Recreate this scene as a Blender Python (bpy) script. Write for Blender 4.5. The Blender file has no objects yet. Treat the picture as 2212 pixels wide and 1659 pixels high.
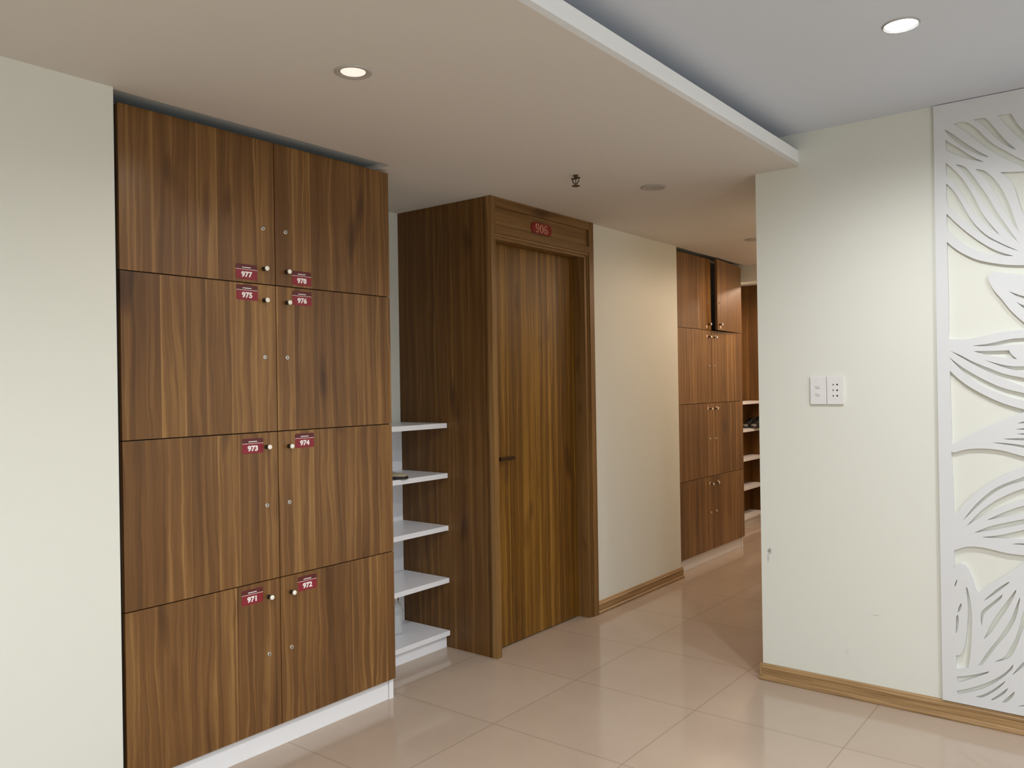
import bpy, bmesh, math
from mathutils import Vector, Matrix
sc = bpy.context.scene
COL = sc.collection
PI = math.pi
CEIL = 2.403
UP = 2.555
DAY_FILL = 45

# ------------------------------------------------------------------ helpers
def bx(bm, x0, x1, y0, y1, z0, z1, mi=0):
    xs = (min(x0, x1), max(x0, x1)); ys = (min(y0, y1), max(y0, y1)); zs = (min(z0, z1), max(z0, z1))
    v = [bm.verts.new((xs[i], ys[j], zs[k])) for i in (0, 1) for j in (0, 1) for k in (0, 1)]
    for f in ((0, 1, 3, 2), (4, 6, 7, 5), (0, 4, 5, 1), (2, 3, 7, 6), (0, 2, 6, 4), (1, 5, 7, 3)):
        bm.faces.new([v[i] for i in f]).material_index = mi
def new(): return bmesh.new()
def box(*a):
    b = new(); bx(b, *a); return b
def obj(name, bm, mat, parent=None, bevel=0, smooth=False, loc=None, rot=None):
    if bevel:
        bmesh.ops.bevel(bm, geom=bm.edges[:], offset=bevel, segments=2, affect='EDGES', profile=0.7)
    bmesh.ops.recalc_face_normals(bm, faces=bm.faces[:])
    me = bpy.data.meshes.new(name); bm.to_mesh(me); bm.free()
    for m in (mat if isinstance(mat, (list, tuple)) else [mat]): me.materials.append(m)
    if smooth:
        for p in me.polygons: p.use_smooth = True
    o = bpy.data.objects.new(name, me); COL.objects.link(o)
    if parent: o.parent = parent
    if loc: o.location = loc
    if rot: o.rotation_euler = rot
    return o
def mesh_obj(name, me, mat, parent=None, loc=None, rot=None):
    for m in (mat if isinstance(mat, (list, tuple)) else [mat]): me.materials.append(m)
    o = bpy.data.objects.new(name, me); COL.objects.link(o)
    if parent: o.parent = parent
    if loc: o.location = loc
    if rot: o.rotation_euler = rot
    return o
def thing(name, label, cat, loc=(0, 0, 0), group=None):
    o = bpy.data.objects.new(name, None); COL.objects.link(o); o.location = loc
    o.empty_display_size = 0.1
    return tag(o, label, cat, group)
def tag(o, label, cat, group=None):
    o['label'] = label; o['category'] = cat
    if group: o['group'] = group
    return o
def struct(o, label=None, cat=None):
    o['kind'] = 'structure'
    if label: o['label'] = label
    if cat: o['category'] = cat
    return o
def lathe(bm, prof, axis='z', n=32, c=(0, 0, 0), mi=0, cap=True):
    """prof = [(radius, height)] revolved about an axis through c"""
    rings = []
    for r, h in prof:
        ring = []
        for i in range(n):
            a = 2 * PI * i / n
            p = (r * math.cos(a), r * math.sin(a), h)
            if axis == 'x': p = (p[2], p[0], p[1])
            elif axis == 'y': p = (p[0], p[2], p[1])
            ring.append(bm.verts.new((c[0] + p[0], c[1] + p[1], c[2] + p[2])))
        rings.append(ring)
    for a, b in zip(rings, rings[1:]):
        for i in range(n):
            bm.faces.new((a[i], a[(i + 1) % n], b[(i + 1) % n], b[i])).material_index = mi
    if cap:
        bm.faces.new(rings[0]).material_index = mi
        bm.faces.new(rings[-1][::-1]).material_index = mi
def tube(bm, pts, r, n=10, mi=0):
    prev = None
    pts = [Vector(p) for p in pts]
    for i, p in enumerate(pts):
        d = (pts[min(i + 1, len(pts) - 1)] - pts[max(i - 1, 0)]).normalized()
        s = d.cross(Vector((0, 0, 1)))
        if s.length < 1e-3: s = d.cross(Vector((1, 0, 0)))
        s.normalize(); t = d.cross(s)
        rr = r[i] if isinstance(r, (list, tuple)) else r
        ring = [bm.verts.new(p + (s * math.cos(2 * PI * k / n) + t * math.sin(2 * PI * k / n)) * rr) for k in range(n)]
        if prev:
            for k in range(n): bm.faces.new((prev[k], prev[(k + 1) % n], ring[(k + 1) % n], ring[k])).material_index = mi
        else: bm.faces.new(ring).material_index = mi
        prev = ring
    bm.faces.new(prev[::-1]).material_index = mi

# ------------------------------------------------------------------ materials
def mat(name, base=(0.8, 0.8, 0.8), rough=0.5, metal=0, spec=0.5, **kw):
    m = bpy.data.materials.new(name); m.use_nodes = True
    b = m.node_tree.nodes['Principled BSDF']
    b.inputs['Base Color'].default_value = (*base, 1)
    b.inputs['Roughness'].default_value = rough
    b.inputs['Metallic'].default_value = metal
    b.inputs['Specular IOR Level'].default_value = spec
    for k, v in kw.items(): b.inputs[k.replace('_', ' ')].default_value = v
    return m
class NG:
    def __init__(s, m): s.t = m.node_tree; s.b = s.t.nodes['Principled BSDF']
    def n(s, typ, **kw):
        x = s.t.nodes.new(typ)
        for k, v in kw.items(): setattr(x, k, v)
        return x
    def l(s, a, b): s.t.links.new(a, b)
    def m(s, op, a, b=None, c=None):
        x = s.n('ShaderNodeMath', operation=op)
        for i, v in enumerate((a, b, c)):
            if v is None: continue
            if isinstance(v, (int, float)): x.inputs[i].default_value = v
            else: s.l(v, x.inputs[i])
        return x.outputs[0]
    def comb(s, *a):
        x = s.n('ShaderNodeCombineXYZ')
        for i, v in enumerate(a):
            if isinstance(v, (int, float)): x.inputs[i].default_value = v
            else: s.l(v, x.inputs[i])
        return x.outputs[0]
    def noise(s, vec, scale=1, detail=2, rough=0.5, dist=0):
        x = s.n('ShaderNodeTexNoise'); s.l(vec, x.inputs['Vector'])
        x.inputs['Scale'].default_value = scale; x.inputs['Detail'].default_value = detail
        x.inputs['Roughness'].default_value = rough; x.inputs['Distortion'].default_value = dist
        return x.outputs['Fac']
    def ramp(s, v, stops, interp='LINEAR'):
        x = s.n('ShaderNodeValToRGB'); x.color_ramp.interpolation = interp
        e = x.color_ramp.elements
        while len(e) < len(stops): e.new(0.5)
        for el, (p, c) in zip(e, stops):
            el.position = p; el.color = (*c, 1) if len(c) == 3 else c
        s.l(v, x.inputs[0]); return x.outputs[0]
    def mix(s, f, a, b, mode='MIX'):
        x = s.n('ShaderNodeMix', data_type='RGBA', blend_type=mode)
        for i, v in ((0, f), (6, a), (7, b)):
            if isinstance(v, (int, float)): x.inputs[i].default_value = v
            elif isinstance(v, tuple): x.inputs[i].default_value = (*v, 1)
            else: s.l(v, x.inputs[i])
        return x.outputs[2]
    def bump(s, h, strength=0.1, dist=0.002):
        x = s.n('ShaderNodeBump'); x.inputs['Strength'].default_value = strength; x.inputs['Distance'].default_value = dist
        s.l(h, x.inputs['Height']); s.l(x.outputs[0], s.b.inputs['Normal'])

def wood(name, dark, mid, light, rough=0.3, horiz=False, strip=11.0, rnd=True, spec=0.5):
    """laminate of vertical (or horizontal) glued strips with long flowing grain"""
    m = mat(name, mid, rough, spec=spec); g = NG(m)
    tc = g.n('ShaderNodeTexCoord'); sp = g.n('ShaderNodeSeparateXYZ'); g.l(tc.outputs['Object'], sp.inputs[0])
    oi = g.n('ShaderNodeObjectInfo')
    x, y, z = sp.outputs
    if horiz: u, v = g.m('ADD', x, z), y
    else: u, v = g.m('ADD', x, y), z
    r = g.m('MULTIPLY', oi.outputs['Random'], 37.0 if rnd else 0.0)
    wob = g.noise(g.comb(g.m('MULTIPLY', u, 2.0), g.m('MULTIPLY', v, 1.3), r), 1, 2)
    ub = g.m('ADD', u, r)
    vor = g.n('ShaderNodeTexVoronoi', voronoi_dimensions='1D'); g.l(ub, vor.inputs['W'])
    vor.inputs['Scale'].default_value = strip; vor.inputs['Randomness'].default_value = 0.85
    cs = g.n('ShaderNodeSeparateColor'); g.l(vor.outputs['Color'], cs.inputs[0])
    idr, idg = cs.outputs[0], cs.outputs[1]
    off = g.m('MULTIPLY', idg, 23.0)
    # bending of grain lines inside the strip
    bend = g.noise(g.comb(g.m('MULTIPLY', u, 6.0), g.m('MULTIPLY', v, 1.5), g.m('ADD', off, r)), 1, 3, 0.55)
    uw = g.m('ADD', ub, g.m('MULTIPLY', bend, 0.075))
    ring = g.m('FRACT', g.m('ADD', g.m('MULTIPLY', uw, 17.0), off))
    ringc = g.ramp(ring, [(0.0, (0.62,) * 3), (0.12, (0.5,) * 3), (0.55, (0.38,) * 3), (0.88, (0.18,) * 3), (0.93, (0.02,) * 3), (1.0, (0.62,) * 3)])
    fine = g.noise(g.comb(g.m('MULTIPLY', uw, 140.0), g.m('MULTIPLY', v, 3.0), off), 1, 4, 0.65)
    streak = g.noise(g.comb(g.m('MULTIPLY', uw, 30.0), g.m('MULTIPLY', v, 0.9), off), 1, 3, 0.6)
    knot = g.noise(g.comb(g.m('MULTIPLY', u, 9.0), g.m('MULTIPLY', v, 2.6), g.m('ADD', r, 4.0)), 1, 1)
    t = g.m('MULTIPLY', ringc, 0.42)
    t = g.m('ADD', t, g.m('MULTIPLY', g.m('SUBTRACT', fine, 0.5), 0.40))
    t = g.m('ADD', t, g.m('MULTIPLY', g.m('SUBTRACT', streak, 0.5), 1.0))
    t = g.m('ADD', t, g.m('MULTIPLY', g.m('SUBTRACT', idr, 0.5), 0.24))
    t = g.m('ADD', t, g.m('MULTIPLY', g.m('SUBTRACT', wob, 0.5), 0.4))
    ed = g.n('ShaderNodeTexVoronoi', voronoi_dimensions='1D', feature='DISTANCE_TO_EDGE'); g.l(ub, ed.inputs['W'])
    ed.inputs['Scale'].default_value = strip; ed.inputs['Randomness'].default_value = 0.85
    eline = g.ramp(ed.outputs['Distance'], [(0.0, (1,) * 3), (0.035, (0.55,) * 3), (0.10, (0,) * 3)])
    esel = g.ramp(idr, [(0.35, (0,) * 3), (0.55, (1,) * 3)])
    t = g.m('ADD', t, g.m('MULTIPLY', g.m('MULTIPLY', eline, esel), 0.30))
    # a second, tighter set of thin golden lines
    ring2 = g.m('FRACT', g.m('ADD', g.m('MULTIPLY', uw, 9.0), g.m('MULTIPLY', off, 1.7)))
    t = g.m('ADD', t, g.ramp(ring2, [(0.0, (0,) * 3), (0.86, (0.0,) * 3), (0.95, (0.22,) * 3), (0.97, (0,) * 3), (1.0, (0,) * 3)]))
    t = g.m('ADD', t, 0.33)
    col = g.ramp(t, [(0.0, dark), (0.5, mid), (1.0, light)])
    kn = g.ramp(knot, [(0.22, (0.55, 0.5, 0.5)), (0.33, (1, 1, 1))])
    col = g.mix(1.0, col, kn, 'MULTIPLY')
    g.l(col, g.b.inputs['Base Color'])
    g.b.inputs['Coat Weight'].default_value = 0.0
    g.bump(fine, 0.05, 0.0006)
    return m
# locker doors: walnut laminate; door surround: same family, with dim warm light put into its golden tone
W_LOCK = wood('walnut_laminate', (0.066, 0.027, 0.0075), (0.165, 0.076, 0.022), (0.35, 0.190, 0.062), 0.30)
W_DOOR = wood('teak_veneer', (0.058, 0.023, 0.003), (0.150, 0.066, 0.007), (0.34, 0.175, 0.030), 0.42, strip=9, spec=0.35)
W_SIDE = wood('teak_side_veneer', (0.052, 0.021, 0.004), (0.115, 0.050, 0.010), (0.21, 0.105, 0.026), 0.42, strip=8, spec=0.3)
W_RAIL = wood('teak_rail_veneer', (0.09, 0.040, 0.010), (0.19, 0.098, 0.03), (0.30, 0.17, 0.06), 0.4, horiz=True, strip=5, spec=0.3)
W_STILE = wood('teak_stile_veneer', (0.09, 0.040, 0.010), (0.19, 0.098, 0.03), (0.30, 0.17, 0.06), 0.4, strip=5, spec=0.3)
W_BASE = wood('oak_baseboard_v', (0.17, 0.092, 0.034), (0.33, 0.20, 0.085), (0.46, 0.30, 0.14), 0.4, horiz=True, strip=20)
def oak_x():
    m = mat('oak_baseboard_h', (0.33, 0.2, 0.085), 0.4); g = NG(m)
    tc = g.n('ShaderNodeTexCoord'); sp = g.n('ShaderNodeSeparateXYZ'); g.l(tc.outputs['Object'], sp.inputs[0])
    x, y, z = sp.outputs
    f = g.noise(g.comb(g.m('MULTIPLY', x, 3), g.m('MULTIPLY', y, 150), g.m('MULTIPLY', z, 150)), 1, 4, 0.6)
    g.l(g.ramp(f, [(0.3, (0.20, 0.112, 0.045)), (0.5, (0.33, 0.2, 0.085)), (0.72, (0.44, 0.28, 0.13))]), g.b.inputs['Base Color'])
    return m
W_BASEX = oak_x()

def paint(name, c, rough=0.6, stains=()):
    m = mat(name, c, rough, spec=0.3); g = NG(m)
    tc = g.n('ShaderNodeTexCoord'); co = tc.outputs['Object']
    n1 = g.noise(co, 1.3, 3); n2 = g.noise(co, 90, 2)
    col = g.mix(g.m('MULTIPLY', n1, 0.10), c, tuple(v * 0.8 for v in c))
    for (p, rx, rz, amt) in stains:
        mp = g.n('ShaderNodeMapping'); g.l(co, mp.inputs[0])
        mp.inputs['Location'].default_value = (-p[0] / rx, -p[1] / 0.3, -p[2] / rz)
        mp.inputs['Scale'].default_value = (1 / rx, 1 / 0.3, 1 / rz)
        ln = g.n('ShaderNodeVectorMath', operation='LENGTH'); g.l(mp.outputs[0], ln.inputs[0])
        d = g.m('ADD', ln.outputs['Value'], g.m('MULTIPLY', g.m('SUBTRACT', g.noise(co, 60, 2), 0.5), 1.3))
        f = g.ramp(d, [(0.3, (amt,) * 3), (1.0, (0, 0, 0))])
        col = g.mix(f, col, (0.16, 0.14, 0.12))
    g.l(col, g.b.inputs['Base Color'])
    g.bump(n2, 0.06, 0.002)
    return m
CREAM = paint('cream_wall_paint', (0.70, 0.71, 0.645))
CREAM_S = paint('cream_wall_paint_marked', (0.70, 0.71, 0.645), stains=[((-1.425, 3.785, 0.615), 0.012, 0.022, 0.75), ((-1.432, 3.785, 0.58), 0.006, 0.03, 0.4), ((-0.955, 3.785, 0.385), 0.022, 0.004, 0.35), ((-1.08, 3.785, 0.2), 0.012, 0.01, 0.12)])
CEILP = paint('white_ceiling_paint', (0.655, 0.62, 0.58), 0.8)
CEILU = paint('white_upper_ceiling_glare_tint', (0.63, 0.68, 0.765), 0.8)  # white paint with the lamps' bluish glare put into its colour
BOARD = mat('pale_grey_lacquer', (0.655, 0.665, 0.675), 0.45, spec=0.35)
WHITE = mat('white_laminate', (0.84, 0.85, 0.88), 0.28)
GAP_SHADE = mat('door_gap_shade', (0.018, 0.015, 0.013), 0.7, spec=0.2)  # near-black colour puts the shade of the door gaps into partitions and edges
FILLER = mat('charcoal_filler', (0.022, 0.021, 0.019), 0.6, spec=0.25)
STEEL = mat('polished_nickel', (0.72, 0.70, 0.66), 0.22, 1.0)
KNOBF = mat('satin_cream_knob_face', (0.90, 0.89, 0.80), 0.42, 0.0)
KNOBS = mat('dark_bronze', (0.06, 0.045, 0.03), 0.35, 0.8)
BRASS = mat('antique_bronze_handle', (0.10, 0.065, 0.035), 0.3, 0.9)
BLACK = mat('black_hole', (0.01, 0.01, 0.01), 0.6)
RED = mat('sticker_red', (0.235, 0.016, 0.028), 0.35)
REDD = mat('sticker_dark_red', (0.10, 0.014, 0.016), 0.35)
STW = mat('sticker_white', (0.86, 0.83, 0.82), 0.4)
PLATE = mat('number_plate_red', (0.21, 0.006, 0.004), 0.3)
PLGOLD = mat('number_plate_digits', (0.66, 0.33, 0.22), 0.4)
PLAST = mat('white_switch_plastic', (0.72, 0.715, 0.70), 0.3)
SPRK = mat('aged_brass_sprinkler', (0.10, 0.07, 0.045), 0.45, 0.7)
DISC = paint('dull_grey_disc', (0.42, 0.39, 0.36), 0.7)
RIM = mat('downlight_trim_metal', (0.50, 0.48, 0.45), 0.45, 0.2)
CLEAR = mat('clear_plastic', (0.85, 0.88, 0.88), 0.08, Transmission_Weight=0.6, IOR=1.35)
CAPM = mat('silver_cap', (0.8, 0.8, 0.8), 0.15, 1.0)
SHOE1 = mat('olive_beige_leather', (0.40, 0.35, 0.24), 0.6)
SOLE = mat('dark_rubber_sole', (0.02, 0.018, 0.015), 0.7)
SHOEB = mat('black_leather', (0.016, 0.017, 0.019), 0.38)
TOEG = mat('grey_rubber_toe', (0.16, 0.16, 0.15), 0.5)
TAGM = mat('pale_door_tag', (0.62, 0.47, 0.36), 0.45)
def emis(name, c, s):
    m = mat(name, (0.8, 0.8, 0.8), 0.4); b = m.node_tree.nodes['Principled BSDF']
    b.inputs['Emission Color'].default_value = (*c, 1); b.inputs['Emission Strength'].default_value = s
    return m
EM_WARM = emis('lit_warm_diffuser', (1.0, 0.80, 0.68), 0.36)
EM_COOL = emis('lit_cool_diffuser', (0.93, 0.97, 1.0), 5)
EM_COR = emis('lit_corridor_diffuser', (1.0, 0.78, 0.55), 5)

def floor_mat():
    m = mat('polished_beige_tile', (0.4, 0.33, 0.27), 0.1); g = NG(m)
    tc = g.n('ShaderNodeTexCoord'); sp = g.n('ShaderNodeSeparateXYZ'); g.l(tc.outputs['Object'], sp.inputs[0])
    x, y, z = sp.outputs
    S = 0.6185
    tx = g.m('DIVIDE', g.m('ADD', x, 0.945), S); ty = g.m('DIVIDE', g.m('SUBTRACT', y, 2.632), S)
    fx, fy = g.m('FRACT', tx), g.m('FRACT', ty)
    dx = g.m('MINIMUM', fx, g.m('SUBTRACT', 1.0, fx)); dy = g.m('MINIMUM', fy, g.m('SUBTRACT', 1.0, fy))
    d = g.m('MULTIPLY', g.m('MINIMUM', dx, dy), S)
    grout = g.ramp(d, [(0.0008, (1, 1, 1)), (0.0020, (0, 0, 0))])
    wn = g.n('ShaderNodeTexWhiteNoise', noise_dimensions='2D'); g.l(g.comb(g.m('FLOOR', tx), g.m('FLOOR', ty), 0), wn.inputs['Vector'])
    cloud = g.noise(tc.outputs['Object'], 2.2, 5, 0.6); speck = g.noise(tc.outputs['Object'], 160, 3, 0.7)
    v = g.m('ADD', g.m('MULTIPLY', cloud, 0.55), g.m('ADD', g.m('MULTIPLY', wn.outputs['Value'], 0.12), g.m('MULTIPLY', speck, 0.3)))
    col = g.ramp(v, [(0.25, (0.40, 0.315, 0.245)), (0.75, (0.475, 0.385, 0.305))])
    col = g.mix(g.m('MULTIPLY', grout, 0.6), col, (0.17, 0.12, 0.085))
    g.l(col, g.b.inputs['Base Color'])
    g.l(g.ramp(g.noise(tc.outputs['Object'], 4, 3), [(0.3, (0.075,) * 3), (0.8, (0.14,) * 3)]), g.b.inputs['Roughness'])
    g.b.inputs['Specular IOR Level'].default_value = 0.38
    return m
FLOOR = floor_mat()

# ------------------------------------------------------------------ setting
XL = -2.63      # left wall of the lobby
XC = -2.69      # left wall of the corridor
XB = -3.36      # back of the alcoves
YW = 3.785      # wall with the carved panel
XP = -1.465     # corridor side of that wall
XR, Y0, YE = 3.0, -3.0, 10.2
struct(obj('floor', box(-3.6, XR + .15, Y0 - .15, YE + .15, -.12, 0), FLOOR), 'polished beige tiled floor with thin dark joints', 'floor')
struct(obj('wall_left', box(-3.6, XL, Y0, 1.294, 0, CEIL), CREAM), 'cream painted wall left of the tall locker cabinet', 'wall')
b = box(-3.6, XB, 1.294, 3.255, 0, CEIL); bx(b, -3.6, XB, 3.255, 4.32, 0, CEIL)
struct(obj('wall_alcove', b, CREAM), 'cream back wall of the alcove behind lockers and white shelves', 'wall')
struct(obj('wall_corridor', box(XB, XC, 4.262, 5.405, 0, CEIL), CREAM), 'warm cream wall between door 906 and the far lockers', 'wall')
b = box(-3.6, XB, 4.32, YE, 0, CEIL); bx(b, XB, XC, 9.142, YE, 0, CEIL)
struct(obj('wall_corridor_back', b, CREAM), 'cream wall behind the far lockers and far shelves', 'wall')
b = box(XP, XR + .15, YW, YW + .14, 0, UP); bx(b, XP, XP + .14, YW + .14, YE, 0, CEIL)
struct(obj('wall_right', b, CREAM_S), 'cream wall with the switch plates and the carved white panel', 'wall')
struct(obj('wall_end', box(-3.6, XP + .14, YE, YE + .15, 0, CEIL), CREAM), 'cream wall closing the far end of the corridor', 'wall')
b = box(XR, XR + .15, Y0, -2.2, 0, UP); bx(b, XR, XR + .15, 1.2, YW, 0, UP); bx(b, XR, XR + .15, -2.2, 1.2, 2.3, UP)
struct(obj('wall_lobby', b, CREAM), 'cream lobby wall on the right, outside the picture', 'wall')
struct(obj('wall_rear', box(-3.6, XR + .15, Y0 - .15, Y0, 0, UP), CREAM), 'cream lobby wall behind the viewer', 'wall')
XS = -1.26
T = CEIL + .022
b = box(-2.648, XS, Y0, YW, CEIL, CEIL + .02); bx(b, -2.70, XP + .14, YW, YE, CEIL, CEIL + .02)
for x1, ya, yb in ((-2.648, Y0, 1.2945), (-2.648, 2.535, YW), (-2.70, YW, 5.405), (-2.70, 6.685, YE)): bx(b, -3.6, x1, ya, yb, CEIL, T)
for x1, ya, yb in ((-2.648, 1.2945, 2.535), (-2.70, 5.405, 6.685)): bx(b, -3.6, XB, ya, yb, CEIL, T)
struct(obj('ceiling_low', b, CEILP), 'lower white ceiling over the lockers and corridor', 'ceiling')
SLOT_SHADE = mat('shade_slot_board', (.42, .45, .46), .8)
b = box(-3.6, -2.60, 1.25, 2.60, T, T + .01); bx(b, -3.6, -2.66, 5.38, 6.72, T, T + .01)  # lid of an added slot, shaped to deepen the shade line above the lockers
struct(obj('trim_4', b, SLOT_SHADE), 'grey board over an added ceiling slot that shades the strip above the locker cabinets', 'trim')
struct(obj('ceiling', box(-1.6, XR + .15, Y0, YW, UP, UP + .1), CEILU), 'higher white ceiling at the right with a bright downlight', 'ceiling')
b = box(XS - .018, XS, Y0, YW, CEIL + .02, 2.478); 
struct(obj('trim_1', b, mat('white_trim_paint', (.90, .91, .91), .5)), 'white upstand edging the lower ceiling', 'trim')
struct(obj('trim_2', box(-1.46, -1.44, Y0, YW, CEIL + .02, UP), CEILU), 'back of the ceiling recess behind the white upstand', 'trim')
struct(obj('trim_3', box(XB, XP, 6.725, 6.9, 2.267, CEIL), CREAM), 'cream beam crossing the corridor ceiling past the far lockers', 'trim')

BBP = [(0, 0), (.015, 0), (.0175, .003), (.018, .008), (.0165, .0135), (.012, .0165), (.0105, .020), (.0105, .052), (.0125, .055), (.0125, .062), (.0085, .0655), (.0085, .0715), (.005, .0765), (0, .078)]
def bb(name, axis, at, sgn, a0, a1, m, label):
    bm = new(); r0 = []; r1 = []
    for d, z in BBP:
        if axis == 'y': r0.append(bm.verts.new((at + sgn * d, a0, z))); r1.append(bm.verts.new((at + sgn * d, a1, z)))
        else: r0.append(bm.verts.new((a0, at + sgn * d, z))); r1.append(bm.verts.new((a1, at + sgn * d, z)))
    for i in range(len(BBP) - 1): bm.faces.new((r0[i], r0[i + 1], r1[i + 1], r1[i]))
    bm.faces.new(r0); bm.faces.new(r1[::-1])
    struct(obj(name, bm, m), label, 'baseboard')
bb('baseboard_left', 'y', XC, 1, 4.258, 5.42, W_BASE, 'moulded oak baseboard between door 906 and the far lockers')
bb('baseboard_right', 'x', YW, -1, XP - .012, XR, W_BASEX, 'moulded oak baseboard under the carved panel and switches')
bb('baseboard_corridor', 'y', XP, -1, YW - .015, YE, W_BASE, 'moulded oak baseboard round the corner into the corridor')

b = new()  # unseen entrance, added to carry the side light below
for y in (-2.2, -1.08, .04, 1.16): bx(b, XR + .04, XR + .09, y, y + .04, 0, 2.3)
bx(b, XR + .04, XR + .09, -2.2, 1.2, 2.26, 2.3); bx(b, XR + .04, XR + .09, -2.2, 1.2, 0, .06)
win = struct(obj('fill_window_1', b, mat('window_frame_white', (.7, .7, .7), .4)), 'added white framed glazed entrance for side light, unseen on the lobby side, outside the picture', 'window')
l = bpy.data.lights.new('daylight_fill', 'AREA'); l.shape = 'RECTANGLE'; l.size = 3.3; l.size_y = 2.1; l.energy = DAY_FILL; l.color = (.90, .96, 1.0)  # added area lamp that brightens the left wall and lockers
o = bpy.data.objects.new('daylight_fill', l); COL.objects.link(o); o.location = (XR + .3, -.5, 1.2); o.rotation_euler = (0, PI / 2, 0); o.parent = win

# ------------------------------------------------------------------ stickers and hardware
def text_mesh(s, size, bold=0.0, extrude=0.0, width=1.0):
    c = bpy.data.curves.new('t', 'FONT'); c.body = s; c.size = size; c.align_x = 'CENTER'; c.align_y = 'CENTER'
    c.offset = bold; c.extrude = extrude; c.resolution_u = 4
    o = bpy.data.objects.new('t', c); COL.objects.link(o)
    dg = bpy.context.evaluated_depsgraph_get(); dg.update()
    me = bpy.data.meshes.new_from_object(o.evaluated_get(dg))
    bpy.data.objects.remove(o); bpy.data.curves.remove(c)
    for v in me.vertices: v.co.x *= width
    return me
def add_flat(bm, me, ox, oy, oz, mi):
    """text in its XY plane -> facing +X (u along +Y)"""
    vs = [bm.verts.new((ox + v.co.z, oy + v.co.x, oz + v.co.y)) for v in me.vertices]
    for p in me.polygons:
        try: bm.faces.new([vs[i] for i in p.vertices]).material_index = mi
        except ValueError: pass
def rrect(bm, x0, x1, y0, y1, z0, z1, r, mi, top=True, bot=True, n=5):
    pts = []
    for cy, cz, a0, on in ((y1 - r, z1 - r, 0, top), (y0 + r, z1 - r, 90, top), (y0 + r, z0 + r, 180, bot), (y1 - r, z0 + r, 270, bot)):
        if on:
            for i in range(n + 1):
                a = math.radians(a0 + 90 * i / n); pts.append((cy + r * math.cos(a), cz + r * math.sin(a)))
        else:
            pts.append((y1 if a0 in (0, 270) else y0, z1 if a0 < 180 else z0))
    f = [bm.verts.new((x1, y, z)) for y, z in pts]; bk = [bm.verts.new((x0, y, z)) for y, z in pts]
    bm.faces.new(f).material_index = mi; bm.faces.new(bk[::-1]).material_index = mi
    for i in range(len(pts)):
        j = (i + 1) % len(pts); bm.faces.new((f[i], bk[i], bk[j], f[j])).material_index = mi
def sticker(num, parent, y, z, x):
    bm = new(); w, h = .094, .058
    zl = h / 2 - .0195
    rrect(bm, 0, .0006, -w / 2, w / 2, zl, h / 2, .006, 1, bot=False)
    rrect(bm, 0, .0006, -w / 2, w / 2, -h / 2, zl, .006, 0, top=False)
    bx(bm, 0, .0008, -w / 2, w / 2, zl - .0007, zl + .0007, 2)
    # the one-line heading is too small to read in the photograph: a row of tiny strokes
    for i in range(8): bx(bm, .0006, .0009, -.019 + i * .0048, -.019 + i * .0048 + .0041, zl + .0055, zl + .0088, 2)
    add_flat(bm, text_mesh(num, .0275, .0012, width=1.12), .0010, 0, -.0105, 2)
    return obj('number_sticker', bm, [RED, REDD, STW], parent, loc=(x, y, z))
def knob(parent, y, z, x):
    bm = new()
    lathe(bm, [(.0085, 0), (.0085, .002), (.0045, .004), (.0042, .014), (.0062, .0175), (.0088, .019), (.0088, .0225)], 'x', 20, mi=1)
    lathe(bm, [(.0090, .0222), (.0092, .0235), (.0090, .0262), (.0078, .0275), (.004, .0282)], 'x', 24, mi=0)
    return obj('knob', bm, [KNOBF, KNOBS], parent, smooth=True, loc=(x, y, z))
def lock(parent, y, z, x):
    bm = new()
    lathe(bm, [(.0095, 0), (.0095, .0025), (.0075, .0048), (.0065, .0050), (.0060, .0036), (.002, .0034)], 'x', 24, mi=0)
    bx(bm, .0030, .0040, -.0012, .0012, -.0042, .0042, 1)
    return obj('lock', bm, [STEEL, BLACK], parent, loc=(x, y, z))

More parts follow.
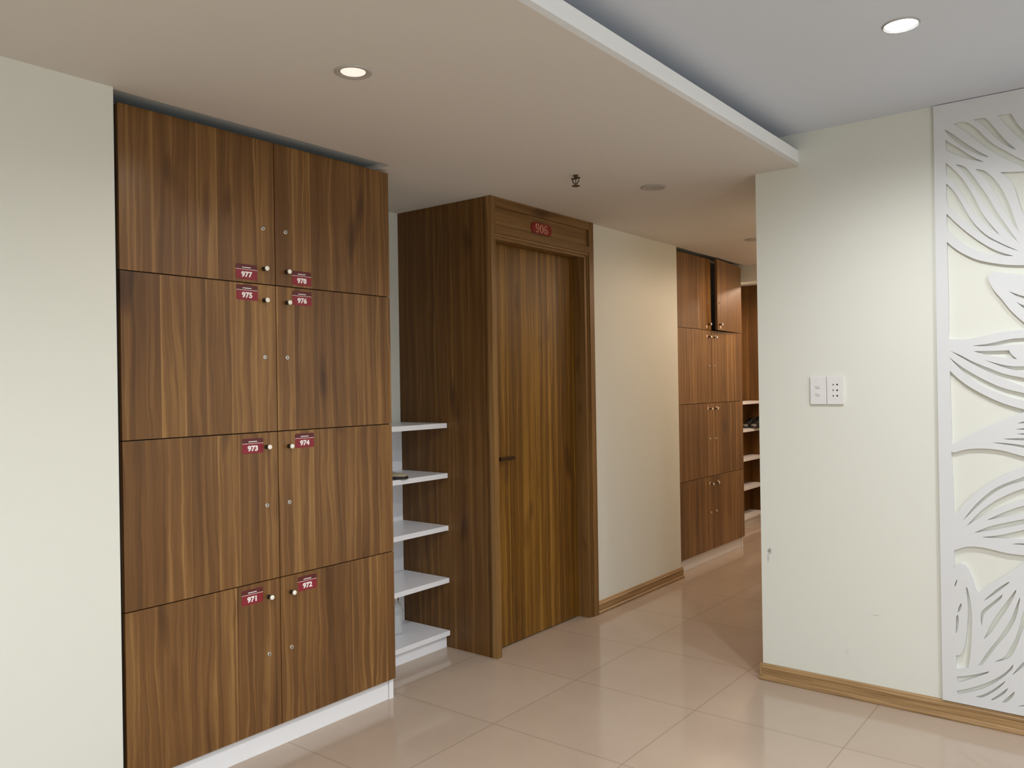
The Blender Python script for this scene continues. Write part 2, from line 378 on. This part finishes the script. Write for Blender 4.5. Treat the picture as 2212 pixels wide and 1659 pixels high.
ROWS = [0.093, 0.672, 1.250, 1.826, 2.391]
def cabinet(label, y0, ym, y1, xf, depth, nums, stick, knobz, lockz, ajar=None, filler=None):
    """xf: x of the door faces (doors 18 mm thick, facing +X)"""
    t = thing('locker_cabinet', label, 'locker cabinet', (xf - .3, (y0 + y1) / 2, 0))
    def L(o): o.location = (o.location[0] - t.location[0], o.location[1] - t.location[1], o.location[2]); return o
    xb = xf - .02; xk = xb - depth
    b = box(xk, xb, y0, y0 + .018, 0, 2.388); bx(b, xk, xb, y1 - .018, y1, 0, 2.388); bx(b, xk, xk + .01, y0 + .018, y1 - .018, 0, 2.388)
    bx(b, xk + .01, xb, y0 + .018, y1 - .018, 2.370, 2.388)
    L(obj('carcass', b, WHITE, t))
    b = box(xk + .012, xb - .001, ym - .009, ym + .009, .09, 2.368)
    for z in ROWS[:-1]: bx(b, xk + .012, xb - .001, y0 + .019, ym - .0095, z - .008, z + .008); bx(b, xk + .012, xb - .001, ym + .0095, y1 - .019, z - .008, z + .008)
    for ya, yb in ((y0 - .0005, y0 + .019), (y1 - .019, y1 + .0004)): bx(b, xb - .0005, xb + .0008, ya, yb, .0935, 2.386)
    L(obj('partition', b, GAP_SHADE, t))
    b = box(xb - .022, xb - .004, y0 + .0185, y1 - .0255, 0, .0845); L(obj('plinth', b, WHITE, t, bevel=.001))
    b = box(xb - .003, xb + .0015, y1 - .0245, y1 + .0005, 0, .088)
    L(obj('end_strip', b, WHITE, t))
    if filler:
        L(obj('filler_strip', box(xb - .01, xb + .002, filler, y0 - .001, 0, CEIL - .002), FILLER, t))
    k = 0
    for r in range(4):
        for c in range(2):
            a0, a1 = (y0, ym) if c == 0 else (ym, y1)
            a0 += .0018; a1 -= .0018; z0 = ROWS[r] + .0018; z1 = ROWS[r + 1] - .0018
            hy = a0 if c == 0 else a1           # hinge side
            w = a1 - a0
            bm = box(-.018, 0, 0 if c == 0 else -w, w if c == 0 else 0, z0, z1)
            d = obj('door', bm, W_LOCK, t, bevel=.0012)
            d.location = (xf - t.location[0], hy - t.location[1], 0)
            if ajar and ajar[0] == (r, c): d.rotation_euler = (0, 0, math.radians(ajar[1]))
            d['label'] = 'walnut laminate door ' + ('numbered ' + nums[k] if nums else ('standing slightly ajar' if ajar and ajar[0] == (r, c) else 'with small round knob'))
            ky = (ym - .055 if c == 0 else ym + .050)
            knob(d, ky - hy, knobz[r][c], 0)
            lock(d, ky - hy, lockz[r], 0)
            if nums:
                sy, sz = stick[k]; sticker(nums[k], d, sy - hy, sz, .0001)
            elif stick:
                bm = new(); lathe(bm, [(.013, 0), (.013, .0008)], 'x', 20)
                sy = ym + (-.085 if c == 0 else .075)
                obj('door_tag', bm, TAGM, d, loc=(0, sy - hy + (.012 if r == 0 else 0), knobz[r][c] + (-.02 if r == 3 else .005)))
            k += 1
    return t
NUMS = ['971', '972', '973', '974', '975', '976', '977', '978']
STK = [(1.842, .624), (2.101, .626), (1.854, 1.200), (2.098, 1.206), (1.839, 1.788), (2.096, 1.784), (1.838, 1.867), (2.096, 1.865)]
KZ = [(.608, .605), (1.192, 1.188), (1.763, 1.761), (1.886, 1.884)]
LZ = [.384, .964, 1.542, 2.044]
cabinet('tall walnut locker cabinet with eight doors numbered 971 to 978 on red stickers', 1.348, 1.969, 2.5865, -2.716, .60, NUMS, STK, KZ, LZ, filler=1.296)
KZ2 = [(.612, .612), (1.205, 1.205), (1.772, 1.772), (1.872, 1.872)]
cabinet('far walnut locker cabinet down the corridor with its top right door ajar', 5.476, 6.088, 6.700, -2.735, .60, None, True, KZ2, LZ, ajar=((3, 1), 4.8))

# ------------------------------------------------------------------ white shelf units
def shelves(label, y0, y1, xf, ttop, XB=XB, bm_=None):
    t = thing('shelf_unit', label, 'shelf', ((XB + xf) / 2, (y0 + y1) / 2, 0))
    def L(o): o.location = (-t.location[0], -t.location[1], 0); return o
    for z in (1.217, .946, .662, .379, .094):
        L(obj('shelf', box(XB + .012, xf, y0, y1, z - .026, z), WHITE, t, bevel=.0012))
    L(obj('back_panel', box(XB + .001, XB + .011, y0, y1, .06, ttop), bm_ or WHITE, t))
    L(obj('side_panel', box(XB + .012, xf - .01, y0 - .017, y0 - .001, 0, ttop), WHITE, t))
    L(obj('plinth', box(xf - .042, xf - .026, y0, y1, 0, .067), WHITE, t, bevel=.001))
    return t
shelves('open white five-tier shelves between lockers 971 to 978 and the door 906 surround', 2.608, 3.263, -3.000, 1.19)
shelves('far open white five-tier shelves beyond the second locker cabinet', 6.722, 8.148, -3.105, 1.19, XB=-3.27, bm_=W_SIDE)

# ------------------------------------------------------------------ door 906
def stroke(pts, ws):
    """closed outline of a variable-width stroke"""
    L, R = [], []
    for i, p in enumerate(pts):
        a = pts[max(i - 1, 0)]; b = pts[min(i + 1, len(pts) - 1)]
        dx, dy = b[0] - a[0], b[1] - a[1]; q = math.hypot(dx, dy) or 1
        nx, ny = -dy / q, dx / q; w = ws[i] / 2
        L.append((p[0] + nx * w, p[1] + ny * w)); R.append((p[0] - nx * w, p[1] - ny * w))
    return L, R
def add_stroke(bm, pts, ws, ox, oy, oz, mi, th=.0012, flip=False):
    L, R = stroke(pts, ws)
    s = -1 if flip else 1
    for i in range(len(pts) - 1):
        q = [L[i], L[i + 1], R[i + 1], R[i]]
        vs = [bm.verts.new((ox + th, oy + s * a, oz + s * b)) for a, b in q]
        bm.faces.new(vs).material_index = mi
        vb = [bm.verts.new((ox, oy + s * a, oz + s * b)) for a, b in q]
        for k in range(4): bm.faces.new((vs[k], vb[k], vb[(k + 1) % 4], vs[(k + 1) % 4])).material_index = mi
def serif_digit(bm, ch, ox, oy, oz, H, mi):
    n = 28; W = H * .62
    if ch == '0':
        pts = [(W * .42 * math.cos(2 * PI * i / n), H * .46 * math.sin(2 * PI * i / n)) for i in range(n + 1)]
        ws = [H * (.05 + .12 * abs(math.cos(2 * PI * i / n)) ** 1.5) for i in range(n + 1)]
        add_stroke(bm, pts, ws, ox, oy, oz, mi)
    else:
        fl = ch == '6'
        pts = [(W * .40 * math.cos(2 * PI * i / n), H * .20 + H * .27 * math.sin(2 * PI * i / n)) for i in range(n + 1)]
        ws = [H * (.05 + .12 * abs(math.cos(2 * PI * i / n)) ** 1.5) for i in range(n + 1)]
        add_stroke(bm, pts, ws, ox, oy, oz, mi, flip=fl)
        m = 14
        pts = [(W * .42 * math.cos(a) + W * .0, H * .12 + H * .58 * math.sin(a)) for a in [math.radians(8 - 108 * i / m) for i in range(m + 1)]]
        ws = [H * (.13 - .09 * i / m) for i in range(m + 1)]
        add_stroke(bm, pts, ws, ox, oy, oz, mi, flip=fl)
        pts = [(-W * .08, -H * .46), (-W * .24, -H * .43), (-W * .33, -H * .36), (-W * .34, -H * .28)]
        add_stroke(bm, pts, [H * .05, H * .08, H * .13, H * .09], ox, oy, oz, mi, flip=fl)
def door_unit(n, label, dy, number):
    t = bpy.data.objects.new('door_%d' % n, None); COL.objects.link(t); t.location = (-2.74, 3.75 + dy, 0); t['kind'] = 'structure'
    t['label'] = label; t['category'] = 'door'
    def P(name, bm, m, bevel=.0012, par=None):
        o = obj(name, bm, m, par or t, bevel=bevel)
        o.location = (2.74, -3.75, 0) if par is None else (0, 0, 0)
        return o
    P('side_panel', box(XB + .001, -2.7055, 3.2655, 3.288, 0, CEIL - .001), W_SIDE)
    XF = -2.673
    b = box(-2.705, XF, 3.264, 3.304, 0, CEIL - .001); bx(b, -2.80, -2.7055, 3.2885, 3.304, 0, CEIL - .001)
    P('frame_stile', b, W_STILE, .002)
    b = box(-2.80, XF - .012, 4.165, 4.192, 0, 2.197); bx(b, -2.80, XF - .006, 4.1925, 4.205, 0, 2.197)
    bx(b, -2.80, XF, 4.2055, 4.256, 0, CEIL - .001)
    P('frame_stile', b, W_STILE, .0015)
    b = box(-2.80, XF, 3.305, 4.205, 2.212, 2.252); bx(b, -2.80, XF - .006, 3.305, 4.205, 2.1985, 2.2115); bx(b, -2.80, XF - .012, 3.305, 4.165, 2.182, 2.198)
    P('lintel', b, W_RAIL, .0015)
    b = box(-2.80, XF, 3.305, 4.205, 2.352, CEIL - .001); P('top_rail', b, W_RAIL, .002)
    b = box(-2.80, XF - .014, 3.305, 4.205, 2.2525, 2.3515); tr = P('transom_panel', b, W_RAIL, 0)
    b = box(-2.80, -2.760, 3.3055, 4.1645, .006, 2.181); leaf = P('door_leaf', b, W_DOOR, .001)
    # lever handle on its backplate
    b = new(); rrect(b, -2.760, -2.754, 3.350, 3.402, .985, 1.040, .004, 0)
    lathe(b, [(.010, -2.754), (.0085, -2.712)], 'x', 16, (0, 3.376, 1.024))
    P('backplate', b, BRASS, 0, leaf)
    b = box(-2.724, -2.711, 3.366, 3.492, 1.013, 1.034); P('lever', b, BRASS, .002, leaf)
    if number:
        b = new(); rrect(b, -2.687, -2.682, 3.632, 3.826, 2.260, 2.324, .031, 0, n=8)
        for ch, yy in zip('906', (3.687, 3.727, 3.767)): serif_digit(b, ch, -2.682, yy, 2.292, .050, 1)
        P('number_plate', b, [PLATE, PLGOLD], 0, tr)
    return t
door_unit(1, 'brown wooden door with plate 906, lever handle and deep surround', 0, True)
door_unit(2, 'far brown wooden door surround rising beside the far white shelves', 4.885, False)

# ------------------------------------------------------------------ carved panel
# outlines measured on the panel plane (u = metres along the wall, w = height)
SMOOTH_ANG = math.radians(42)
def smooth_poly(P, k=4):
    n = len(P); out = []
    def corner(i):
        a, b, c = P[i - 1], P[i], P[(i + 1) % n]
        v1 = Vector((b[0] - a[0], b[1] - a[1])); v2 = Vector((c[0] - b[0], c[1] - b[1]))
        return v1.length < 1e-6 or v2.length < 1e-6 or v1.angle(v2) > SMOOTH_ANG
    cn = [corner(i) for i in range(n)]
    for i in range(n):
        p1, p2 = Vector(P[i]), Vector(P[(i + 1) % n])
        p0 = Vector(P[i - 1]) if not cn[i] else p1
        p3 = Vector(P[(i + 2) % n]) if not cn[(i + 1) % n] else p2
        for s in range(k):
            t = s / k
            q = .5 * ((2 * p1) + (-p0 + p2) * t + (2 * p0 - 5 * p1 + 4 * p2 - p3) * t * t + (-p0 + 3 * p1 - 3 * p2 + p3) * t ** 3)
            out.append((q[0], q[1]))
    return out
HOLES = [
    [(-6505,24035),(-6011,23595),(-5533,23163),(-5121,22876),(-5615,23065),(-6137,23343),(-6482,23592)],
    [(-6532,24480),(-6206,24206),(-5766,23753),(-5292,23322),(-4942,23041),(-5373,23233),(-5928,23680),(-6330,24125)],
    [(-6200,24641),(-5955,24672),(-5713,24594),(-5358,24262),(-5049,23838),(-4741,23487),(-4361,23169),(-3911,22798),(-3615,22591),(-3619,22307),(-4177,22714),(-4746,23152),(-5287,23683),(-5799,24238)],
    [(-5472,24661),(-5116,24649),(-4922,24464),(-4656,24051),(-4355,23590),(-4019,23162),(-4396,23420),(-4775,23851),(-5120,24326)],
    [(-4648,24651),(-4169,24624),(-4077,24440),(-3930,24123),(-3565,23565),(-3569,23217),(-3974,23691),(-4346,24209)],
    [(-6502,23097),(-6146,22657),(-5828,22191),(-5470,21452),(-5171,20730),(-4637,19897),(-4982,20232),(-5408,20718),(-5759,21359),(-6035,21905),(-6355,22393),(-6493,22601)],
    [(-6142,22968),(-5819,22805),(-5544,22416),(-5234,21867),(-4966,21375),(-4626,20654),(-4012,19532),(-4404,20023),(-4782,20609),(-5087,21123),(-5355,21706),(-5666,22255),(-5942,22713)],
    [(-5421,22644),(-5145,22538),(-4875,22258),(-4609,21856),(-4386,21375),(-4203,20816),(-3951,19899),(-4191,20283),(-4450,20852),(-4636,21302),(-4863,21763),(-5111,22207)],
    [(-6502,22233),(-6239,21891),(-5961,21367),(-5687,20757),(-5414,20312),(-5026,19878),(-4489,19478),(-3961,19151),(-4300,19314),(-4718,19585),(-5105,19830),(-5456,20159),(-5851,20575),(-6171,20962),(-6477,21375)],
    [(-6508,20987),(-6176,20573),(-5777,20131),(-5343,19715),(-4800,19291),(-4152,18974),(-4803,19099),(-5349,19308),(-5864,19640),(-6225,20005),(-6475,20350)],
    [(-6508,19818),(-6232,19523),(-5870,19230),(-5394,18951),(-4807,18755),(-4233,18629),(-3522,18556),(-3528,18120),(-4238,18297),(-4851,18423),(-5029,18238),(-5012,18062),(-4861,17690),(-4596,17312),(-4258,16798),(-3557,16008),(-3846,16041),(-4537,15994),(-5042,15907),(-5557,15797),(-6041,15765),(-6491,15795),(-6484,17411)],
    [(-4564,22374),(-4182,22317),(-3472,22225),(-3500,20147),(-3784,20558),(-3953,21088),(-4078,21637),(-4262,22021)],
    [(-4342,17603),(-4060,17456),(-3687,17307),(-3689,17220),(-4061,17381)],
    [(-4083,17162),(-3952,17059),(-3692,16944),(-3695,16760),(-3916,16960)],
    [(-5642,15492),(-5047,15548),(-4465,15674),(-4084,15718),(-3561,15702),(-3564,15440),(-4277,15470),(-4853,15464),(-5245,15453)],
    [(-5605,15263),(-4973,15253),(-4356,15252),(-4282,15094),(-4095,14898),(-4551,14970),(-5054,15076),(-5367,15178)],
    [(-5213,14888),(-4670,14706),(-4213,14614),(-3576,14610),(-3579,14348),(-4101,14439),(-4557,14583),(-4902,14744)],
    [(-6457,15309),(-6051,15097),(-5651,14847),(-5061,14559),(-4484,14301),(-3583,14086),(-3588,13692),(-4222,13955),(-4870,14277),(-5415,14604),(-5931,14947)],
    [(-6494,15047),(-6057,14653),(-5578,14309),(-5069,13998),(-4492,13722),(-3591,13474),(-3595,13168),(-4230,13353),(-4725,13546),(-5268,13820),(-5741,14166),(-6139,14595)],
    [(-6477,14479),(-6065,14057),(-5587,13687),(-4884,13278),(-4310,13034),(-3748,12869),(-4240,12658),(-4702,12429),(-5292,12127),(-5895,11795),(-6438,11434),(-6460,12795)],
    [(-4130,12350),(-3941,12419),(-3678,12519),(-3680,12379)],
    [(-4209,12118),(-3945,12155),(-3683,12191),(-3684,12099)],
    [(-4155,11938),(-3947,11961),(-3686,11985),(-3687,11880)],
    [(-4635,11730),(-4138,11762),(-3688,11792),(-3690,11669),(-4291,11696)],
    [(-5005,11562),(-4522,11555),(-3693,11468),(-3695,11336),(-4332,11473)],
    [(-6467,11156),(-6373,11114),(-5903,11260),(-5303,11314),(-4718,11268),(-4223,11140),(-3625,10971),(-3644,10770),(-4153,10520),(-4614,10282),(-5144,9915),(-5625,9476),(-6056,8965),(-6419,8431),(-6426,9641)],
    [(-6095,8322),(-5693,8925),(-5269,9413),(-4736,9853),(-3650,10376),(-3652,10185),(-4505,9855),(-5152,9367),(-5634,8855)],
    [(-5946,8130),(-5456,8754),(-4860,9274),(-4165,9691),(-3656,9889),(-3662,9462),(-4400,9155),(-5042,8802),(-5520,8476)],
    [(-5224,8421),(-4752,8725),(-4174,9020),(-3666,9199),(-3670,8903),(-4178,8747),(-4754,8571)],
    [(-5678,7868),(-5169,8169),(-4583,8378),(-3673,8672),(-3675,8495),(-4413,8227),(-5053,8032)],
    [(-5441,7708),(-4764,7872),(-4187,8076),(-3679,8258),(-3685,7810),(-4477,7754)],
    [(-4394,7550),(-4080,7610),(-3687,7639),(-3688,7560)],
    [(-6420,7068),(-5958,7271),(-5477,7304),(-5005,7241),(-4485,7166),(-3694,7152),(-3695,7047),(-3972,6849),(-4322,6520),(-4788,6125),(-5262,5722),(-5575,5420),(-5679,5664),(-5794,6058),(-5970,6446),(-6151,6561),(-6305,6508),(-6436,6333)],
    [(-6441,5592),(-6395,5757),(-6344,5868),(-6333,5828),(-6398,5584)],
    [(-6327,4516),(-6299,4714),(-6205,4929),(-6181,4836),(-6252,4604)],
    [(-6012,5603),(-5947,5523),(-5857,5023),(-5815,4550),(-5825,3864),(-5887,2895),(-5980,2314),(-6422,2184),(-6414,2725),(-6253,2790),(-6108,3128),(-6021,3693),(-5970,4320),(-5956,4871)],
    [(-6392,4285),(-6328,4433),(-6296,4128),(-6350,3773),(-6413,3638)],
    [(-5388,5135),(-5029,5566),(-4792,5802),(-4495,6037),(-4531,5945),(-4971,5494)],
    [(-5484,4651),(-5153,5048),(-4727,5496),(-4788,5306),(-5156,4886),(-5384,4585),(-5474,4095)],
    [(-5411,3563),(-5105,4327),(-4687,5066),(-4264,5749),(-4290,5560),(-4662,4735),(-5110,3954)],
    [(-5616,2490),(-5239,3154),(-4820,3837),(-4464,4534),(-4298,4993),(-4126,5484),(-4147,5249),(-4280,4597),(-4558,3984),(-5032,3260),(-5497,2479)],
    [(-5057,2736),(-4716,2984),(-4479,3430),(-4243,4006),(-3998,4974),(-3716,5512),(-3721,5150),(-3983,4382),(-4279,3468),(-4543,2971)],
    [(-6402,1863),(-5851,2039),(-5239,2315),(-5311,2219),(-5853,1888),(-6375,1585)],
    [(-6410,1273),(-5797,1558),(-5138,1970),(-4666,2391),(-4391,2767),(-4480,2509),(-4962,1967),(-5559,1500),(-6381,1128)],
    [(-5724,1191),(-5262,1470),(-4659,2065),(-4848,1769),(-5264,1362),(-5551,1162)],
    [(-5190,1175),(-4852,1513),(-4577,1788),(-4736,1505),(-5102,1188)],
    [(-4799,1169),(-4564,1463),(-4349,1711),(-4438,1451),(-4671,1185)],
    [(-4437,2325),(-4146,2796),(-3747,3270),(-4028,2773)],
    [(-4283,1127),(-4055,1219),(-3830,1278),(-3831,1212)]]
PX0, PX1, PZ0, PZ1 = -.694, .046, .079, 2.552
c = bpy.data.curves.new('p', 'CURVE'); c.dimensions = '2D'; c.fill_mode = 'BOTH'; c.extrude = .007; c.resolution_u = 1
def spl(pts):
    s = c.splines.new('POLY'); s.points.add(len(pts) - 1)
    for q, (a, b_) in zip(s.points, pts): q.co = (a, b_, 0, 1)
    s.use_cyclic_u = True
spl([(PX0, PZ0), (PX1, PZ0), (PX1, PZ1), (PX0, PZ1)])
MIR = -.648                                    # the pattern repeats mirrored further along
for h in HOLES:
    q = smooth_poly([(a / 1e4, b_ / 1e4) for a, b_ in h]); spl(q); spl([(MIR - a, b_) for a, b_ in q])
o = bpy.data.objects.new('p', c); COL.objects.link(o)
dg = bpy.context.evaluated_depsgraph_get(); dg.update()
me = bpy.data.meshes.new_from_object(o.evaluated_get(dg)); bpy.data.objects.remove(o)
me.materials.clear()
p = mesh_obj('carved_panel', me, BOARD, loc=(0, YW - .0072, 0), rot=(PI / 2, 0, 0))
tag(p, 'tall pale grey wall panel with cut-out leaf and petal pattern above the oak baseboard', 'wall panel')

# ------------------------------------------------------------------ switch and socket
def plate(name, label, cat, x0, x1, kind):
    yf = YW - .010; t = thing(name, label, cat, ((x0 + x1) / 2, YW, 1.3715))
    cx = (x0 + x1) / 2; z0, z1 = 1.309, 1.434
    def L(o): o.location = (-cx, -YW, -1.3715); return o
    L(obj('cover_plate', box(x0 + .0008, x1 - .0008, YW - .010, YW - .0005, z0, z1), PLAST, t, bevel=.002))
    if kind == 'sw':
        for z in (1.387, 1.354):
            bm = new(); lathe(bm, [(.0115, 0), (.011, .0012), (.006, .0016)], 'y', 20, (cx, -.0018, z))
            for v in bm.verts: v.co.y = yf - (v.co.y + .0018)
            # tilted rocker nub
            m2 = new(); bx(m2, cx - .0085, cx + .0085, yf - .0058, yf - .0005, z - .0060, z + .0060)
            for v in m2.verts:
                if v.co.z < z and v.co.y < yf - .003: v.co.y += .0035
            bm.free(); L(obj('rocker', m2, PLAST, t, bevel=.001))
    else:
        for z in (1.397, 1.372, 1.347):
            bm = new()
            for s, r in ((-.0078, .0046), (.0095, .0038)):
                lathe(bm, [(r, yf - .0006), (r, yf + .0002)], 'y', 14 if s > 0 else 3, (cx + s, 0, z))
            L(obj('socket_holes', bm, BLACK, t))
    return t
plate('light_switch', 'white plate with two round rocker switches, left of the socket plate', 'light switch', -1.221, -1.1475, 'sw')
plate('power_socket', 'white socket plate with six black holes, right of the switch plate', 'power socket', -1.1470, -1.073, 'so')

# ------------------------------------------------------------------ ceiling fittings
def lamp(loc, power, col, parent, angle=150, blend=1.0, rad=.042):
    l = bpy.data.lights.new('lamp', 'SPOT'); l.energy = power; l.color = col; l.spot_size = math.radians(angle); l.spot_blend = blend; l.shadow_soft_size = rad
    o = bpy.data.objects.new('bulb', l); COL.objects.link(o); o.parent = parent; o.location = (0, 0, loc)
    return o
def downlight(label, x, y, z, em, r=.058, ri=.038, group=None, power=0, col=(1, 1, 1), angle=165, blend=.7):
    t = thing('downlight', label, 'ceiling light', (x, y, z), group)
    bm = new(); lathe(bm, [(r, -.0002), (r, -.003), (r - .004, -.005), (ri + .006, -.004), (ri + .001, .0), (ri + .001, -.0003)], 'z', 40, cap=False)
    obj('trim_ring', bm, RIM, t, smooth=True)
    bm = new(); lathe(bm, [(ri + .001, -.0006), (ri, -.0016), (ri * .5, -.0020)], 'z', 40)
    obj('diffuser', bm, em, t)
    if power: lamp(-.012, power, col, t, angle, blend)
    return t
COOL = (0.97, 0.985, 1.0)
PW = 46
downlight('round recessed downlight glowing softly in the low ceiling above the lockers', -1.943, 1.708, CEIL, EM_WARM, power=5, col=(1, .86, .72))
downlight('dazzling white downlight in the higher ceiling at top right', -.612, 2.84, UP, EM_COOL, r=.056, ri=.048, power=PW * .62, col=COOL)
for i, (x, y, k) in enumerate([(.55, 2.78, .65), (-.6, .8, 1.25), (.55, .8, .75), (-.6, -1.1, .8), (.9, -1.1, .8), (2.0, 1.8, .8)]):  # first follows the corridor shadow edge; the others are added to brighten the lobby
    downlight('assumed cool white downlight, unseen in the higher ceiling outside the picture', x, y, UP, EM_COOL, r=.056, ri=.048, group='lobby downlights outside the picture', power=PW * k, col=COOL)
WARM = (1.0, .74, .54)
for x, y, k in [(-1.66, 4.9, 6), (-1.85, 6.2, 20), (-2.38, 7.35, 34), (-1.9, 9.0, 10)]:  # unseen lamps added to brighten and warm the corridor
    downlight('added warm corridor downlight hidden behind the right wall', x, y, CEIL, EM_COR, group='added corridor downlights behind the right wall', power=k, col=WARM, angle=176, blend=.35)
def disc(label, x, y, r):
    bm = new(); lathe(bm, [(r, 0), (r, -.004), (r - .006, -.007), (r - .012, -.0065), (r - .014, -.004), (.01, -.0045)], 'z', 40)
    tag(obj('ceiling_disc', bm, DISC, loc=(x, y, CEIL - .0002)), label, 'ceiling fitting')
disc('flat dull grey disc on the low ceiling right of the sprinkler', -1.953, 3.681, .063)
disc('small dark disc on the corridor ceiling near the right wall edge', -2.159, 5.502, .05)

t = thing('fire_sprinkler', 'small brass sprinkler head hanging from the low ceiling near door 906', 'sprinkler', (-2.118, 3.225, CEIL))
bm = new(); lathe(bm, [(.012, 0), (.012, -.006), (.0075, -.007), (.0075, -.013)], 'z', 16); bx(bm, -.022, .022, -.004, .004, -.019, -.012)
obj('body', bm, SPRK, t)
bm = new(); tube(bm, [(-.018, 0, -.015), (-.018, 0, -.026), (-.010, 0, -.038), (-.002, 0, -.044)], .0026); tube(bm, [(.018, 0, -.015), (.018, 0, -.026), (.010, 0, -.038), (.002, 0, -.044)], .0026)
lathe(bm, [(.005, -.040), (.005, -.047)], 'z', 12); obj('yoke', bm, SPRK, t)
bm = new(); lathe(bm, [(.004, -.047), (.019, -.050), (.0185, -.0525), (.004, -.0515)], 'z', 20); obj('deflector', bm, SPRK, t)
bm = new(); tube(bm, [(0, 0, -.013), (0, 0, -.041)], .0022); obj('glass_bulb', bm, SPRK, t)

# ------------------------------------------------------------------ things on the shelves
def shoe(name, label, x, y, z, rz, L=.26, W=.092, H=.10, um=SHOE1, sm=SOLE, open_top=True, group=None, toe=None):
    t = thing(name, label, 'shoe', (x, y, z), group); t.rotation_euler = (0, 0, rz)
    def hw(s):   # half width along the length, heel=0 toe=1
        return W / 2 * (0.72 + .10 * math.sin(s * 5.2 - .6) + .18 * s) * (1 - max(0, (s - .80) / .2) ** 2.2 * .62) * (1 - max(0, (.10 - s) / .1) ** 2 * .45)
    n, m = 22, 16
    bm = new(); rings = []
    for i in range(n + 1):
        s = i / n; xx = (s - .5) * L; top = H * (1.0 if s < .25 else 1.0 - .62 * min(1, (s - .25) / .45)) * (1 if s < .9 else 1 - .35 * (s - .9) / .1)
        w = hw(s); ring = []
        for k in range(m + 1):
            a = PI * k / m
            ring.append(bm.verts.new((xx, w * math.cos(a), .014 + (top - .014) * math.sin(a) ** .62)))
        rings.append(ring)
    for i, (a, b_) in enumerate(zip(rings, rings[1:])):
        for k in range(m):
            if open_top and 2 <= i <= 10 and 6 <= k <= 9: continue
            bm.faces.new((a[k], a[k + 1], b_[k + 1], b_[k])).material_index = 1 if (toe and i >= 18) else 0
    bm.faces.new(rings[0]); bm.faces.new(rings[-1][::-1])
    u = obj('upper', bm, [um, toe or um], t, smooth=True)
    mo = u.modifiers.new('s', 'SOLIDIFY'); mo.thickness = .003; mo.offset = -1
    bm = new(); lo, hi = [], []
    for side in (1, -1):
        for i in range(n + 1):
            s = i / n if side == 1 else 1 - i / n
            lo.append(bm.verts.new(((s - .5) * L * 1.02, side * (hw(s) + .003), 0))); hi.append(bm.verts.new(((s - .5) * L * 1.02, side * (hw(s) + .003), .0145)))
    q = len(lo)
    for i in range(q): bm.faces.new((lo[i], lo[(i + 1) % q], hi[(i + 1) % q], hi[i]))
    bm.faces.new(lo[::-1]); bm.faces.new(hi); obj('sole', bm, sm, t)
    return t
shoe('loafer', 'olive beige shoe half hidden on the second white shelf from the top', -3.115, 2.905, .9465, math.radians(15), H=.082)
g = 'dark shoes on the far shelves'
shoe('dark_shoe', 'left dark shoe with pale toe on the far shelves', -3.208, 8.00, .9465, math.radians(-92), H=.105, W=.078, um=SHOEB, group=g, toe=TOEG, L=.24)
shoe('dark_shoe', 'right dark shoe with pale toe on the far shelves', -3.125, 7.99, .9465, math.radians(-86), H=.115, W=.078, um=SHOEB, group=g, toe=TOEG, L=.24)

t = thing('plastic_bottle', 'crumpled clear plastic bottle standing on the lowest white shelf', 'bottle', (-3.20, 3.055, .0945))
bm = new(); pr = [(.030, 0), (.036, .006)]
for i in range(9): pr += [(.037 - .0025 * (i % 2), .014 + i * .013)]
pr += [(.036, .135), (.030, .152), (.016, .170), (.0135, .176), (.0135, .186)]
lathe(bm, pr, 'z', 26)
for v in bm.verts:
    a = math.atan2(v.co.y, v.co.x); v.co.x *= 1 + .06 * math.sin(3 * a + v.co.z * 50); v.co.y *= 1 + .05 * math.sin(2 * a - v.co.z * 70)
obj('bottle_body', bm, CLEAR, t, smooth=True)
bm = new(); lathe(bm, [(.0155, .178), (.0155, .194), (.013, .197)], 'z', 20); obj('cap', bm, CAPM, t)

# ------------------------------------------------------------------ camera, world, colour
f, yaw, pit, rol = 1761.436, math.radians(37.9879), math.radians(.0405), math.radians(-.89725)
fw = Vector((-math.sin(yaw) * math.cos(pit), math.cos(yaw) * math.cos(pit), math.sin(pit)))
r0 = Vector((math.cos(yaw), math.sin(yaw), 0)); u0 = r0.cross(fw)
r = math.cos(rol) * r0 + math.sin(rol) * u0; u = r.cross(fw)
cam = bpy.data.cameras.new('camera'); cam.sensor_width = 36; cam.lens = f * 36 / 2212; cam.clip_start = .02
co = bpy.data.objects.new('camera', cam); COL.objects.link(co)
M = Matrix((r, u, -fw)).transposed().to_4x4(); M.translation = (0, 0, 1.42); co.matrix_world = M
sc.camera = co
w = bpy.data.worlds.new('w'); sc.world = w; w.use_nodes = True
w.node_tree.nodes['Background'].inputs[0].default_value = (.8, .85, .9, 1); w.node_tree.nodes['Background'].inputs[1].default_value = .05
sc.view_settings.view_transform = 'Standard'; sc.view_settings.look = 'None'; sc.view_settings.gamma = 1
sc.view_settings.use_curve_mapping = False; sc.view_settings.exposure = 1.17
sc.cycles.max_bounces = 10; sc.cycles.diffuse_bounces = 6; sc.cycles.sample_clamp_indirect = 4
